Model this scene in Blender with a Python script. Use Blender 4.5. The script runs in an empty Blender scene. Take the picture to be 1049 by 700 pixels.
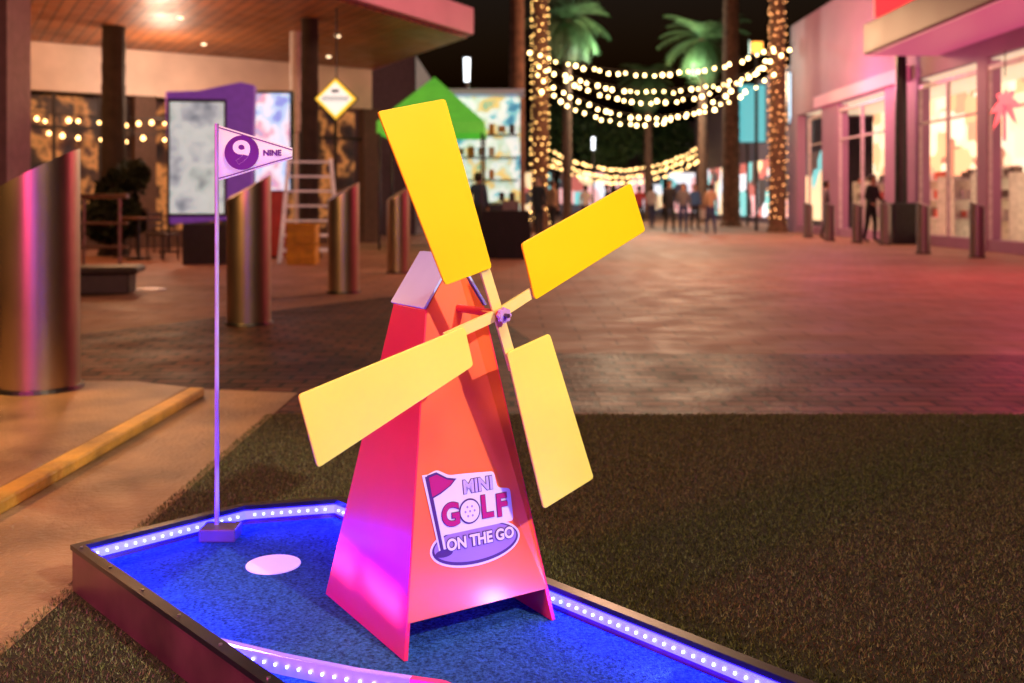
import bpy, bmesh, math, random
import numpy as np
from mathutils import Vector, Matrix
random.seed(7); rng=np.random.default_rng(5)
S=bpy.context.scene; C=S.collection
S.view_settings.view_transform='Standard'; S.view_settings.look='None'; S.view_settings.exposure=0
F=1020.0; H=1.0; YH=208.0
def gp(px,py,z=0.0):
    Y=F*(H-z)/(py-YH); return ((px-524.5)*Y/F, Y)

# ---------------------------------------------------------------- materials
MATS={}
def M(name,col,rough=.6,metal=0,noise=.2,scale=8,bump=0,bscale=60,es=0,ecol=None,coat=0,spec=.5,crough=.15,cior=1.5):
    if name in MATS: return MATS[name]
    m=bpy.data.materials.new(name); m.use_nodes=True; nt=m.node_tree; b=nt.nodes['Principled BSDF']
    tc=nt.nodes.new('ShaderNodeTexCoord')
    n=nt.nodes.new('ShaderNodeTexNoise'); n.inputs['Scale'].default_value=scale; n.inputs['Detail'].default_value=5
    nt.links.new(tc.outputs['Object'],n.inputs['Vector'])
    r=nt.nodes.new('ShaderNodeValToRGB'); r.color_ramp.elements[0].position=.3; r.color_ramp.elements[1].position=.7
    r.color_ramp.elements[0].color=[max(0,c*(1-noise)) for c in col]+[1]
    r.color_ramp.elements[1].color=[min(1,c*(1+noise)) for c in col]+[1]
    nt.links.new(n.outputs['Fac'],r.inputs['Fac']); nt.links.new(r.outputs['Color'],b.inputs['Base Color'])
    mr=nt.nodes.new('ShaderNodeMapRange'); mr.inputs['To Min'].default_value=max(0,rough-.05); mr.inputs['To Max'].default_value=min(1,rough+.05)
    nt.links.new(n.outputs['Fac'],mr.inputs['Value']); nt.links.new(mr.outputs['Result'],b.inputs['Roughness'])
    b.inputs['Metallic'].default_value=metal; b.inputs['Coat Weight'].default_value=coat
    b.inputs['Coat Roughness'].default_value=crough; b.inputs['Coat IOR'].default_value=cior
    b.inputs['Specular IOR Level'].default_value=spec
    if bump:
        n2=nt.nodes.new('ShaderNodeTexNoise'); n2.inputs['Scale'].default_value=bscale; n2.inputs['Detail'].default_value=4
        nt.links.new(tc.outputs['Object'],n2.inputs['Vector'])
        bp=nt.nodes.new('ShaderNodeBump'); bp.inputs['Strength'].default_value=bump; bp.inputs['Distance'].default_value=.01
        nt.links.new(n2.outputs['Fac'],bp.inputs['Height']); nt.links.new(bp.outputs['Normal'],b.inputs['Normal'])
    if es:
        b.inputs['Emission Color'].default_value=list(ecol or col)+[1]; b.inputs['Emission Strength'].default_value=es
    MATS[name]=m; return m
def Mbrick(name,c1,c2,mort,scale,rough,bw=.5,bh=.25,ms=.02,bump=.4,rot=0,big=.5,spec=.5):
    m=bpy.data.materials.new(name); m.use_nodes=True; nt=m.node_tree; b=nt.nodes['Principled BSDF']
    b.inputs['Specular IOR Level'].default_value=spec
    tc=nt.nodes.new('ShaderNodeTexCoord'); mp=nt.nodes.new('ShaderNodeMapping'); mp.inputs['Rotation'].default_value=(0,0,rot)
    nt.links.new(tc.outputs['Object'],mp.inputs['Vector'])
    br=nt.nodes.new('ShaderNodeTexBrick'); br.inputs['Scale'].default_value=scale
    br.inputs['Brick Width'].default_value=bw; br.inputs['Row Height'].default_value=bh; br.inputs['Mortar Size'].default_value=ms
    br.inputs['Color1'].default_value=c1+(1,); br.inputs['Color2'].default_value=c2+(1,); br.inputs['Mortar'].default_value=mort+(1,)
    nt.links.new(mp.outputs['Vector'],br.inputs['Vector'])
    n=nt.nodes.new('ShaderNodeTexNoise'); n.inputs['Scale'].default_value=.7; n.inputs['Detail'].default_value=8; n.inputs['Roughness'].default_value=.65
    nt.links.new(tc.outputs['Object'],n.inputs['Vector'])
    mr=nt.nodes.new('ShaderNodeMapRange'); mr.inputs['From Min'].default_value=.3; mr.inputs['From Max'].default_value=.7
    mr.inputs['To Min'].default_value=1-big; mr.inputs['To Max'].default_value=1+big*.6
    nt.links.new(n.outputs['Fac'],mr.inputs['Value'])
    mx=nt.nodes.new('ShaderNodeVectorMath'); mx.operation='SCALE'
    nt.links.new(br.outputs['Color'],mx.inputs[0]); nt.links.new(mr.outputs['Result'],mx.inputs['Scale'])
    nt.links.new(mx.outputs['Vector'],b.inputs['Base Color'])
    n4=nt.nodes.new('ShaderNodeTexNoise'); n4.inputs['Scale'].default_value=2.5; n4.inputs['Detail'].default_value=6
    nt.links.new(tc.outputs['Object'],n4.inputs['Vector'])
    mr2=nt.nodes.new('ShaderNodeMapRange'); mr2.inputs['From Min'].default_value=.3; mr2.inputs['From Max'].default_value=.7; mr2.inputs['To Min'].default_value=rough-.1; mr2.inputs['To Max'].default_value=rough+.1
    nt.links.new(n4.outputs['Fac'],mr2.inputs['Value']); nt.links.new(mr2.outputs['Result'],b.inputs['Roughness'])
    n3=nt.nodes.new('ShaderNodeTexNoise'); n3.inputs['Scale'].default_value=30
    nt.links.new(tc.outputs['Object'],n3.inputs['Vector'])
    ml=nt.nodes.new('ShaderNodeMath'); ml.operation='MULTIPLY'; ml.inputs[1].default_value=.35; nt.links.new(n3.outputs['Fac'],ml.inputs[0])
    ad=nt.nodes.new('ShaderNodeMath'); ad.operation='MULTIPLY_ADD'; ad.inputs[1].default_value=-1; 
    nt.links.new(br.outputs['Fac'],ad.inputs[0]); nt.links.new(ml.outputs['Value'],ad.inputs[2])
    bp=nt.nodes.new('ShaderNodeBump'); bp.inputs['Strength'].default_value=bump; bp.inputs['Distance'].default_value=.02
    nt.links.new(ad.outputs['Value'],bp.inputs['Height']); nt.links.new(bp.outputs['Normal'],b.inputs['Normal'])
    MATS[name]=m; return m
def E(name,col,s,sample=True):
    if name in MATS: return MATS[name]
    m=bpy.data.materials.new(name); m.use_nodes=True; nt=m.node_tree; b=nt.nodes['Principled BSDF']
    b.inputs['Base Color'].default_value=(.3,.3,.3,1)
    b.inputs['Emission Color'].default_value=list(col)+[1]; b.inputs['Emission Strength'].default_value=s
    if not sample:
        m.cycles.emission_sampling='NONE'
    MATS[name]=m; return m
def Edisplay(name,cols,scale,s,smooth=False):
    m=bpy.data.materials.new(name); m.use_nodes=True; nt=m.node_tree; b=nt.nodes['Principled BSDF']
    tc=nt.nodes.new('ShaderNodeTexCoord'); r=nt.nodes.new('ShaderNodeValToRGB')
    if smooth:
        v=nt.nodes.new('ShaderNodeTexNoise'); v.inputs['Scale'].default_value=scale; v.inputs['Detail'].default_value=3
        nt.links.new(tc.outputs['Object'],v.inputs['Vector']); nt.links.new(v.outputs['Fac'],r.inputs['Fac'])
    else:
        v=nt.nodes.new('ShaderNodeTexVoronoi'); v.inputs['Scale'].default_value=scale; v.distance='CHEBYCHEV'
        nt.links.new(tc.outputs['Object'],v.inputs['Vector']); r.color_ramp.interpolation='CONSTANT'
        sp=nt.nodes.new('ShaderNodeSeparateColor'); nt.links.new(v.outputs['Color'],sp.inputs['Color'])
        nt.links.new(sp.outputs[0],r.inputs['Fac'])
    el=r.color_ramp.elements
    for i,c in enumerate(cols):
        p=i/len(cols) if not smooth else .32+.36*i/(len(cols)-1)
        e=el[i] if i<2 else el.new(p)
        e.position=p; e.color=list(c)+[1]
    nt.links.new(r.outputs['Color'],b.inputs['Emission Color']); b.inputs['Emission Strength'].default_value=s
    nt.links.new(r.outputs['Color'],b.inputs['Base Color'])
    MATS[name]=m; return m

# ---------------------------------------------------------------- mesh builder
class MB:
    def __init__(s): s.v=[]; s.f=[]; s.m=[]
    def add(s,vs,fs,mi=0):
        o=len(s.v); s.v+= [tuple(v) for v in vs]; s.f+=[tuple(i+o for i in f) for f in fs]; s.m+=[mi]*len(fs); return s
    def box(s,c,d,rz=0,mi=0):
        x,y,z=[k/2 for k in d]; R=Matrix.Rotation(rz,3,'Z'); c=Vector(c)
        vs=[c+R@Vector((a*x,b*y,e*z)) for e in(-1,1) for a,b in((-1,-1),(1,-1),(1,1),(-1,1))]
        return s.add(vs,[(3,2,1,0),(4,5,6,7),(0,1,5,4),(1,2,6,5),(2,3,7,6),(3,0,4,7)],mi)
    def tube(s,p0,p1,r0,r1=None,n=12,mi=0,cap=True):
        r1=r0 if r1 is None else r1; p0=Vector(p0);p1=Vector(p1); d=(p1-p0)
        if d.length<1e-6: return s
        q=d.to_track_quat('Z','Y').to_matrix(); vs=[]
        for p,r in((p0,r0),(p1,r1)):
            for i in range(n):
                a=2*math.pi*i/n; vs.append(p+q@Vector((r*math.cos(a),r*math.sin(a),0)))
        fs=[(i,(i+1)%n,n+(i+1)%n,n+i) for i in range(n)]
        if cap: fs+=[tuple(range(n-1,-1,-1)),tuple(range(n,2*n))]
        return s.add(vs,fs,mi)
    def prism(s,poly,z0,z1,mi=0):
        n=len(poly); vs=[(x,y,z0) for x,y in poly]+[(x,y,z1) for x,y in poly]
        return s.add(vs,[tuple(range(n-1,-1,-1)),tuple(range(n,2*n))]+[(i,(i+1)%n,n+(i+1)%n,n+i) for i in range(n)],mi)
    def slab(s,pts,th,mi=0):
        P=[Vector(p) for p in pts]; nn=(P[1]-P[0]).cross(P[2]-P[0]).normalized()*th; n=len(P)
        return s.add(P+[p-nn for p in P],[tuple(range(n)),tuple(range(2*n-1,n-1,-1))]+[((i+1)%n,i,n+i,n+(i+1)%n) for i in range(n)],mi)
    def obj(s,name,mats,parent=None,smooth=False,bevel=0,wp=None,loc=None,rot=None,recalc=True):
        me=bpy.data.meshes.new(name); me.from_pydata(s.v,[],s.f)
        if not isinstance(mats,(list,tuple)): mats=[mats]
        for m in mats: me.materials.append(m)
        me.polygons.foreach_set('material_index',s.m)
        if recalc:
            bm=bmesh.new(); bm.from_mesh(me); bmesh.ops.recalc_face_normals(bm,faces=bm.faces); bm.to_mesh(me); bm.free()
        if smooth:
            me.polygons.foreach_set('use_smooth',[True]*len(me.polygons))
            me.set_sharp_from_angle(angle=math.radians(40))
        o=bpy.data.objects.new(name,me); C.objects.link(o)
        if loc is not None: o.location=loc
        if rot is not None: o.rotation_euler=rot
        if parent is not None:
            o.parent=parent
            if wp: o.matrix_parent_inverse=PINV[parent.name]
        if bevel:
            b=o.modifiers.new('Bevel','BEVEL'); b.width=bevel; b.segments=2; b.limit_method='ANGLE'
        return o
PINV={}
def tag(o,label,cat,group=None):
    o['label']=label; o['category']=cat
    if group: o['group']=group
    return o
def thing(name,label,cat,loc=(0,0,0),rz=0,group=None):
    e=bpy.data.objects.new(name,None); e.empty_display_size=.2; e.location=loc; e.rotation_euler=(0,0,rz); C.objects.link(e)
    PINV[e.name]=(Matrix.Translation(loc)@Matrix.Rotation(rz,4,'Z')).inverted()
    return tag(e,label,cat,group)
def copy_tree(src,loc,rz=None,sc=None,label=None):
    kids=[o for o in bpy.data.objects if o.parent==src]
    n=src.copy(); n.location=loc
    if rz is not None: n.rotation_euler=(0,0,rz)
    if sc is not None: n.scale=sc
    C.objects.link(n)
    if label: n['label']=label
    for k in kids:
        kk=k.copy(); C.objects.link(kk); kk.parent=n
        for g in [o for o in bpy.data.objects if o.parent==k]:
            gg=g.copy(); C.objects.link(gg); gg.parent=kk
    return n
def text_mesh(name,body,size,mat,extrude=.0008,offset=0,parent=None,loc=(0,0,0),rot=(0,0,0),sx=1,shear=0):
    cu=bpy.data.curves.new(name,'FONT'); cu.body=body; cu.size=size; cu.extrude=extrude; cu.offset=offset; cu.align_x='CENTER'; cu.align_y='CENTER'; cu.shear=shear
    cu.resolution_u=5
    t=bpy.data.objects.new(name+'_curve',cu); C.objects.link(t)
    dg=bpy.context.evaluated_depsgraph_get(); dg.update()
    me=bpy.data.meshes.new_from_object(t.evaluated_get(dg)); me.name=name
    bpy.data.objects.remove(t); me.materials.clear(); me.materials.append(mat)
    o=bpy.data.objects.new(name,me); C.objects.link(o); o.parent=parent; o.location=loc; o.rotation_euler=rot; o.scale=(sx,1,1)
    return o
def structure(o): o['kind']='structure'; return o
def stuff(o): o['kind']='stuff'; return o

# ---------------------------------------------------------------- ground
m_plaza=Mbrick('plaza_pavers',(.42,.205,.135),(.35,.17,.115),(.20,.10,.075),1.0,.60,bw=.5,bh=.25,ms=.010,bump=.3,rot=.0,big=.35,spec=.3)
m_cob=Mbrick('cobble_band',(.19,.065,.045),(.075,.032,.028),(.012,.008,.008),1.0,.55,bw=.21,bh=.125,ms=.015,bump=1.0,rot=0,big=.35,spec=.22)
m_conc=M('concrete_path',(.34,.22,.12),.38,noise=.5,scale=2.6,bump=.7,bscale=60)
m_soil=M('turf_base',(.02,.02,.01),.9,noise=.5,scale=30,bump=.6)
g=MB().add([(-200,-40,0),(200,-40,0),(200,320,0),(-200,320,0)],[(0,1,2,3)]).obj('plaza_pavement',m_plaza); structure(g)
cob=[(9,4.66),(9,6.38),(.25,6.62),(-.55,10.9),(-1.38,10.5),(-3.3,7.5),(-9,7.3),(-9,5.35),(-2.7,5.5),(-1.12,5.2),(-1.12,4.66)]
structure(MB().add([(x,y,.004) for x,y in cob],[tuple(range(len(cob)))]).obj('cobble_pavement',m_cob))
structure(MB().add([(-1.12,-2,.008),(-1.12,5.2,.008),(-2.7,5.5,.008),(-9,5.35,.008),(-9,-2,.008)],[(0,1,2,3,4)]).obj('concrete_path',m_conc))
structure(MB().add([(-1.12,-2,.008),(9,-2,.008),(9,4.66,.008),(-1.12,4.66,.008)],[(0,1,2,3)]).obj('grass_ground',m_soil))
# a raised slab beside the path: its kerb edge is painted yellow and drops to the path
m_yel=M('worn_yellow_paint',(.60,.36,.055),.45,noise=.45,scale=5,bump=.4,bscale=50)
structure(MB().prism([(-1.86,-2),(-9,-2),(-9,5.30),(-2.0,5.30),(-1.66,5.12)],.009,.052).obj('raised_pavement',m_conc,bevel=.004))
kb=MB().prism([(-1.855,-2),(-1.745,-2),(-1.575,5.1),(-1.655,5.115)],.009,.055).obj('kerb',m_yel,bevel=.008)
tag(kb,'low worn yellow painted kerb edge along the concrete path','kerb')

N=Vector((.733,.68)); D=Vector((.68,-.733))
def ns(n,s): p=N*n+D*s; return (p.x,p.y)
lane_o=[(.905,.3),(.905,-2.64),(1.40,-2.665),(1.645,-2.53),(1.645,.3)]
NB=520000
x=rng.uniform(-1.15,5.4,NB); y=rng.uniform(1.5,4.68,NB)
nn=x*N.x+y*N.y; ss=x*D.x+y*D.y
keep=~((nn>.9)&(nn<1.65)&(ss>-2.67)) & (np.abs(x)<y*.58+.15)
x=x[keep];y=y[keep];k=len(x)
a=rng.uniform(0,2*np.pi,k); h=rng.uniform(.004,.012,k); w=.0014+rng.uniform(0,.0012,k)
lx=rng.normal(0,.005,k); ly=rng.normal(0,.005,k)
V=np.zeros((k,3,3),dtype=np.float32)
V[:,0,0]=x-w*np.cos(a);V[:,0,1]=y-w*np.sin(a);V[:,0,2]=.006
V[:,1,0]=x+w*np.cos(a);V[:,1,1]=y+w*np.sin(a);V[:,1,2]=.006
V[:,2,0]=x+lx;V[:,2,1]=y+ly;V[:,2,2]=.008+h
me=bpy.data.meshes.new('grass'); me.vertices.add(3*k); me.vertices.foreach_set('co',V.reshape(-1))
me.loops.add(3*k); me.loops.foreach_set('vertex_index',np.arange(3*k,dtype=np.int32))
me.polygons.add(k); me.polygons.foreach_set('loop_start',np.arange(0,3*k,3,dtype=np.int32)); me.update(calc_edges=True); me.validate()
me.materials.append(M('grass_blades',(.135,.14,.045),.5,noise=.95,scale=90))
gr=bpy.data.objects.new('grass',me); C.objects.link(gr); stuff(gr); gr['label']='short dry lawn grass around the golf lane'; gr['category']='grass'

# ---------------------------------------------------------------- golf lane
m_mat=M('felt_mat',(.04,.14,.50),.95,noise=.7,scale=150,bump=1,bscale=260,spec=.1)
m_side=M('bronze_side_board',(.20,.12,.085),.35,metal=.4,noise=.35,scale=6)
m_black=M('black_rim',(.015,.015,.018),.3,noise=.3)
m_ledc=E('led_channel_blue',(.004,.004,1),62)
m_ledd=E('led_dot',(.42,.55,1),7,False)
m_acr=M('acrylic_lavender',(.45,.30,.85),.2,noise=.1,es=.75,ecol=(.24,.15,1),coat=.5)
lane=thing('golf_lane','raised blue felt mini golf lane with dark rim and blue lights','mini golf lane',(-.3,1.9,0))
def inset(poly,d):
    n=len(poly); out=[]
    P=[Vector(p) for p in poly]
    for i in range(n):
        e0=(P[i]-P[i-1]).normalized(); e1=(P[(i+1)%n]-P[i]).normalized()
        n0=Vector((-e0.y,e0.x)); n1=Vector((-e1.y,e1.x)); b=(n0+n1); b=b/ (b.dot(n0))
        out.append(P[i]+b*d)
    return out
po=[Vector(ns(*q)) for q in lane_o]
area=sum(po[i-1].x*po[i].y-po[i].x*po[i-1].y for i in range(len(po)))
sg=1 if area>0 else -1
pi=inset(po,.028*sg); 
MB().prism([tuple(p) for p in inset(po,.027*sg)],.01,.07).obj('mat',m_mat,lane,wp=True)
rim=MB(); side=MB(); n=len(po)
for i in range(n):
    j=(i+1)%n
    rim.add([(*po[i],.112),(*po[j],.112),(*pi[j],.112),(*pi[i],.112),(*po[i],.124),(*po[j],.124),(*pi[j],.124),(*pi[i],.124)],
            [(0,1,2,3),(4,5,6,7),(0,1,5,4),(3,2,6,7)])
    q=inset(po,.004*sg); q2=inset(po,.022*sg)
    side.add([(*q[i],.006),(*q[j],.006),(*q2[j],.006),(*q2[i],.006),(*q[i],.112),(*q[j],.112),(*q2[j],.112),(*q2[i],.112)],
            [(0,1,2,3),(4,5,6,7),(0,1,5,4),(3,2,6,7)])
rim.obj('rim',m_black,lane,wp=True); side.obj('side_board',m_side,lane,wp=True)
for s_ in np.arange(-2.6,-1.5,.19):
    p=ns(.919,s_); MB().tube((*p,.1235),(*p,.1265),.004,n=8).obj('screw',M('screw_steel',(.6,.6,.62),.3,1),lane,wp=True)
led=MB(); dots=MB(); q=inset(po,.0225*sg); q2=inset(po,.030*sg); qd=inset(po,.033*sg)
for i in range(0,4):
    j=i+1
    led.add([(*q[i],.085),(*q[j],.085),(*q2[j],.085),(*q2[i],.085),(*q[i],.107),(*q[j],.107),(*q2[j],.107),(*q2[i],.107)],
            [(0,1,2,3),(4,5,6,7),(0,1,5,4),(3,2,6,7)])
    if i==0: continue
    L=(qd[j]-qd[i]).length; m_=int(L/.0245)
    for t in range(1,m_):
        p=qd[i].lerp(qd[j],t/m_); dots.tube((p.x,p.y,.0955),(p.x,p.y,.1000),.0028,n=6)
led.obj('light_strip',m_ledc,lane,wp=True); stuff(dots.obj('light_dots',m_ledd,lane,wp=True))
bump=MB(); bump2=MB(); bd=MB(); pts=[(-.60,2.035),(-.45,1.965),(-.30,1.905),(-.19,1.872),(-.13,1.855),(-.10,1.83),(-.085,1.79)]
for ii,(a_,b_) in enumerate(zip(pts[:-1],pts[1:])):
    a_=Vector(a_);b_=Vector(b_); d=(b_-a_).normalized(); nr=Vector((-d.y,d.x))*.007
    (bump if ii<3 else bump2).add([(*(a_-nr),.071),(*(b_-nr),.071),(*(b_+nr),.071),(*(a_+nr),.071),(*(a_-nr),.108),(*(b_-nr),.108),(*(b_+nr),.108),(*(a_+nr),.108)],
      [(0,1,2,3),(4,5,6,7),(0,1,5,4),(2,3,7,6),(0,3,7,4),(1,2,6,5)])
    m_=max(2,int((b_-a_).length/.024))
    if ii<4:
        for t in range(m_):
            p=a_.lerp(b_,(t+.5)/m_)-nr*1.5; bd.tube((p.x,p.y,.088),(p.x,p.y,.0925),.0026,n=6)
bump.obj('bumper',m_acr,lane,wp=True); bump2.obj('bumper_end',M('acrylic_pink',(.8,.05,.25),.25,noise=.1,es=.35,ecol=(1,.05,.3)),lane,wp=True)
stuff(bd.obj('bumper_lights',m_ledd,lane,wp=True))
cx,cy=gp(280,579,.07)
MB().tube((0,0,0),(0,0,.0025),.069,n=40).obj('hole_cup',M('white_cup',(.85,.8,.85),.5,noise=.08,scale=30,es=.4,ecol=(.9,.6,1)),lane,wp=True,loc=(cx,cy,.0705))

# ---------------------------------------------------------------- flag
fl=thing('golf_flag','white and purple pennant on a thin pole in a small block','golf flag',(-.82,2.766,.07))
MB().box((.012,-.005,.018),(.10,.075,.036)).obj('base',M('base_block',(.2,.18,.25),.4,metal=.3),fl,bevel=.004)
MB().tube((0,0,.036),(0,0,1.15),.0062,.0062,n=14).obj('pole',M('pole_white',(.55,.5,.85),.3,metal=.2),fl,smooth=True)
m_flag=M('flag_cloth',(.9,.74,.84),.7,noise=.06,scale=20,es=.42,ecol=(1,.72,.9)); m_pur=M('print_purple',(.16,.02,.33),.6,noise=.1)  # cloth has its own glow in place of light falling on the flag
flag=MB(); nx=14
def fy(t): return .006*math.sin(t*7)
top=[(.006+.203*t/nx,fy(t/nx),1.145-.062*t/nx) for t in range(nx+1)]; bot=[(.006+.203*t/nx,fy(t/nx),.992+.060*t/nx) for t in range(nx+1)]
vs=top+bot; flag.add(vs,[(t,t+1,nx+2+t,nx+1+t) for t in range(nx)])
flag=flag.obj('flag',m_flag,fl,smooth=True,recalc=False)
sm=flag.modifiers.new('t','SOLIDIFY'); sm.thickness=.002
br=MB()
for lst,dz in((top,-1),(bot,1)):
    for t in range(nx):
        a0,a1=lst[t],lst[t+1]
        br.add([(a0[0],a0[1]-.003,a0[2]+dz*.004),(a1[0],a1[1]-.003,a1[2]+dz*.004),(a1[0],a1[1]-.003,a1[2]+dz*.0075),(a0[0],a0[1]-.003,a0[2]+dz*.0075)],[(0,1,2,3)])
br.obj('border',m_pur,flag)
K=36
def fdisc(nm,r,y,mat):
    return MB().add([(.072+r*math.cos(2*math.pi*i/K),y,1.069+r*math.sin(2*math.pi*i/K)) for i in range(K)],[tuple(range(K))]).obj(nm,mat,flag,recalc=False)
fdisc('emblem_disc',.048,-.0105,m_pur)
text_mesh('number_nine','9',.088,m_flag,offset=.0022,parent=flag,loc=(.072,-.0125,1.067),rot=(math.pi/2,0,0),sx=1.15)
text_mesh('word_nine','NINE',.022,m_pur,offset=.0010,parent=flag,loc=(.156,-.0095,1.068),rot=(math.pi/2,0,0),sx=1.0)

# ---------------------------------------------------------------- windmill
rzw=math.atan2(.54,.84)
wm=thing('windmill','orange and pink wooden windmill with four yellow blades','mini golf windmill',(-.169,2.285,.0715),rzw)
m_or=M('orange_paint',(1,.135,.04),.42,noise=.07,scale=5,coat=.6,crough=.2,cior=1.6)
m_pk=M('pink_red_paint',(.92,.014,.07),.42,noise=.08,scale=5,coat=.8,crough=.2,cior=1.8)
m_wh=M('lavender_white_paint',(.45,.58,.98),.35,noise=.06,scale=6)
hw,hd,tw,td,zt,zr=.185,.20,.072,.08,.695,.806
def lean(z): t=z/zt; return hw+(tw-hw)*t, hd+(td-hd)*t
w1,d1=lean(.068)
MB().slab([(-w1,-d1,.068),(w1,-d1,.068),(tw,-td,zt),(0,-td+.004,zr),(-tw,-td,zt)],.010).obj('front_panel',m_or,wm,bevel=.0015)
MB().slab([(w1,d1,.068),(-w1,d1,.068),(-tw,td,zt),(0,td-.004,zr),(tw,td,zt)],.010).obj('back_panel',m_or,wm,bevel=.0015)
e=.003
MB().slab([(-hw-e,hd+.015,0),(-hw-e,-hd,0),(-tw-e,-td,zt),(-tw-e,td,zt)],.010).obj('side_panel',m_pk,wm,bevel=.0015)
MB().slab([(hw+e,-hd,0),(hw+e,hd,0),(tw+e,td,zt),(tw+e,-td,zt)],.010).obj('side_panel',m_pk,wm,bevel=.0015)
rf=MB()
rf.slab([(-tw-.0045,-td-.002,zt+.001),(0,-td-.002,zr+.006),(0,td+.003,zr+.006),(-tw-.0045,td+.003,zt+.001)],-.005)
rf.slab([(tw+.0045,td+.003,zt+.001),(0,td+.003,zr+.006),(0,-td-.002,zr+.006),(tw+.0045,-td-.002,zt+.001)],-.005)
rf.obj('roof',m_wh,wm)
HX,HY,HZ=.0115,-.247,.695
hub=MB(); hub.tube((HX*.3,-td+.01,HZ),(HX,HY-.012,HZ),.009,n=16)
hub.obj('axle',M('axle_red',(.6,.03,.03),.4),wm,smooth=True)
kn=MB()
for i in range(8):
    a=2*math.pi*i/8; kn.tube((HX+.011*math.cos(a),HY-.014,HZ+.011*math.sin(a)),(HX+.011*math.cos(a),HY-.022,HZ+.011*math.sin(a)),.006,.005,n=8)
kn.tube((HX,HY-.013,HZ),(HX,HY-.023,HZ),.013,.012,n=20)
kn.obj('hub_knob',M('hub_lilac',(.55,.30,.6),.35),wm,smooth=True)
MB().tube((HX,HY-.023,HZ),(HX,HY-.034,HZ),.0055,.005,n=6).obj('hub_bolt',M('dark_bolt',(.15,.10,.16),.3,metal=.8),wm)
K_=.969
def bl(a,b): return (HX+a*K_,HZ+b*K_)
m_y1=M('golden_yellow_paint',(1,.62,.0),.4,noise=.06,scale=4); m_y2=M('yellow_paint_strip_lit',(.88,.82,.11),.4,noise=.06,scale=4)  # second yellow has the strip light's paling mixed into its colour
m_cr=M('cream_spar',(.92,.72,.20),.4,noise=.06)
blades=[([(-.0227,.1016),(-.137,.069),(-.291,.4237),(-.137,.458)],m_y1),
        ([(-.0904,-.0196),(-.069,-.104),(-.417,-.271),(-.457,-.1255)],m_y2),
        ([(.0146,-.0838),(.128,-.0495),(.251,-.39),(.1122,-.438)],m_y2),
        ([(.0887,.0265),(.0526,.152),(.3607,.288),(.405,.1747)],m_y1)]
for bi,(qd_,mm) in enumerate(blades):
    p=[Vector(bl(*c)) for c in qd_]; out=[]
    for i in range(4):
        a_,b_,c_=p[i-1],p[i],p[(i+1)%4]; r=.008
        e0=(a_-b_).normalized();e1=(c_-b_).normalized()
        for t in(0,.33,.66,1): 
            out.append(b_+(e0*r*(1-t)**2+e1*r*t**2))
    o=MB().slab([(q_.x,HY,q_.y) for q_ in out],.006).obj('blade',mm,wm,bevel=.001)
    ins=Vector(bl(*qd_[0])); ins2=Vector(bl(*qd_[1])); outr=Vector(bl(*qd_[3]))
    en=ins.lerp(ins2,.12)+(outr-ins)*.12
    d=(en-Vector((HX,HZ))).normalized(); st_=Vector((HX,HZ))-d*.012
    nr=Vector((-d.y,d.x))*.0115; yy=HY+.009+(.0005 if bi%2 else 0)
    MB().slab([((st_-nr).x,yy,(st_-nr).y),((st_+nr).x,yy,(st_+nr).y),((en+nr).x,yy,(en+nr).y),((en-nr).x,yy,(en-nr).y)],.007).obj('spar',m_cr,o,wp=False)
    for tt in(.03,.09):
        c_=ins.lerp(ins2,.12)+(outr-ins)*tt
        MB().tube((c_.x,HY+.001,c_.y),(c_.x,HY-.0025,c_.y),.0032,n=8).obj('screw',MATS['screw_steel'],o)
# sticker
fa=math.atan2(hd-td,zt)
def P(u,v,off=.0015):
    z=v*math.cos(fa); y=-hd+v*math.sin(fa); return (u,y-off*math.cos(fa),z)
m_lil=M('print_lilac',(.50,.38,.78),.4,noise=.05); m_mag=M('print_magenta',(.42,.004,.16),.4,noise=.05); m_ink=M('print_ink',(.06,.015,.16),.4,noise=.05); m_pw=M('print_white',(.70,.62,.86),.4,noise=.03)
m_mau=M('print_mauve',(.30,.17,.55),.4,noise=.05)
SC=.95; U0,V0=.005,.248
stk=None
def disc(name,cu,cv,ru,rv,off,mat,n=48):
    vs=[]
    for i in range(n):
        a=2*math.pi*i/n; uu=ru*math.cos(a); vv=rv*math.sin(a); vs.append(P(U0+(cu+uu)*SC,V0+(cv+vv),off))
    return MB().add(vs,[tuple(range(n))]).obj(name,mat,stk or wm,recalc=False)
def poly(name,pts,off,mat):
    return MB().add([P(U0+a*SC,V0+b,off) for a,b in pts],[tuple(range(len(pts)))]).obj(name,mat,stk,recalc=False)
def rpoly(name,pts,off,mat,r=.010):
    o_=[]
    for i in range(len(pts)):
        a_,b_,c_=[Vector(v) for v in(pts[i-1],pts[i],pts[(i+1)%len(pts)])]; e0=(a_-b_).normalized()*r;e1=(c_-b_).normalized()*r
        for t in(0,.25,.5,.75,1): p_=b_+e0*(1-t)**2+e1*t**2; o_.append((p_.x,p_.y))
    return poly(name,o_,off,mat)
stk=disc('sticker',-.004,-.050,.118,.046,.0012,m_pw)
disc('sticker_green',-.004,-.050,.113,.041,.0018,m_ink); disc('sticker_green',-.004,-.048,.108,.036,.0024,m_mau)
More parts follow.
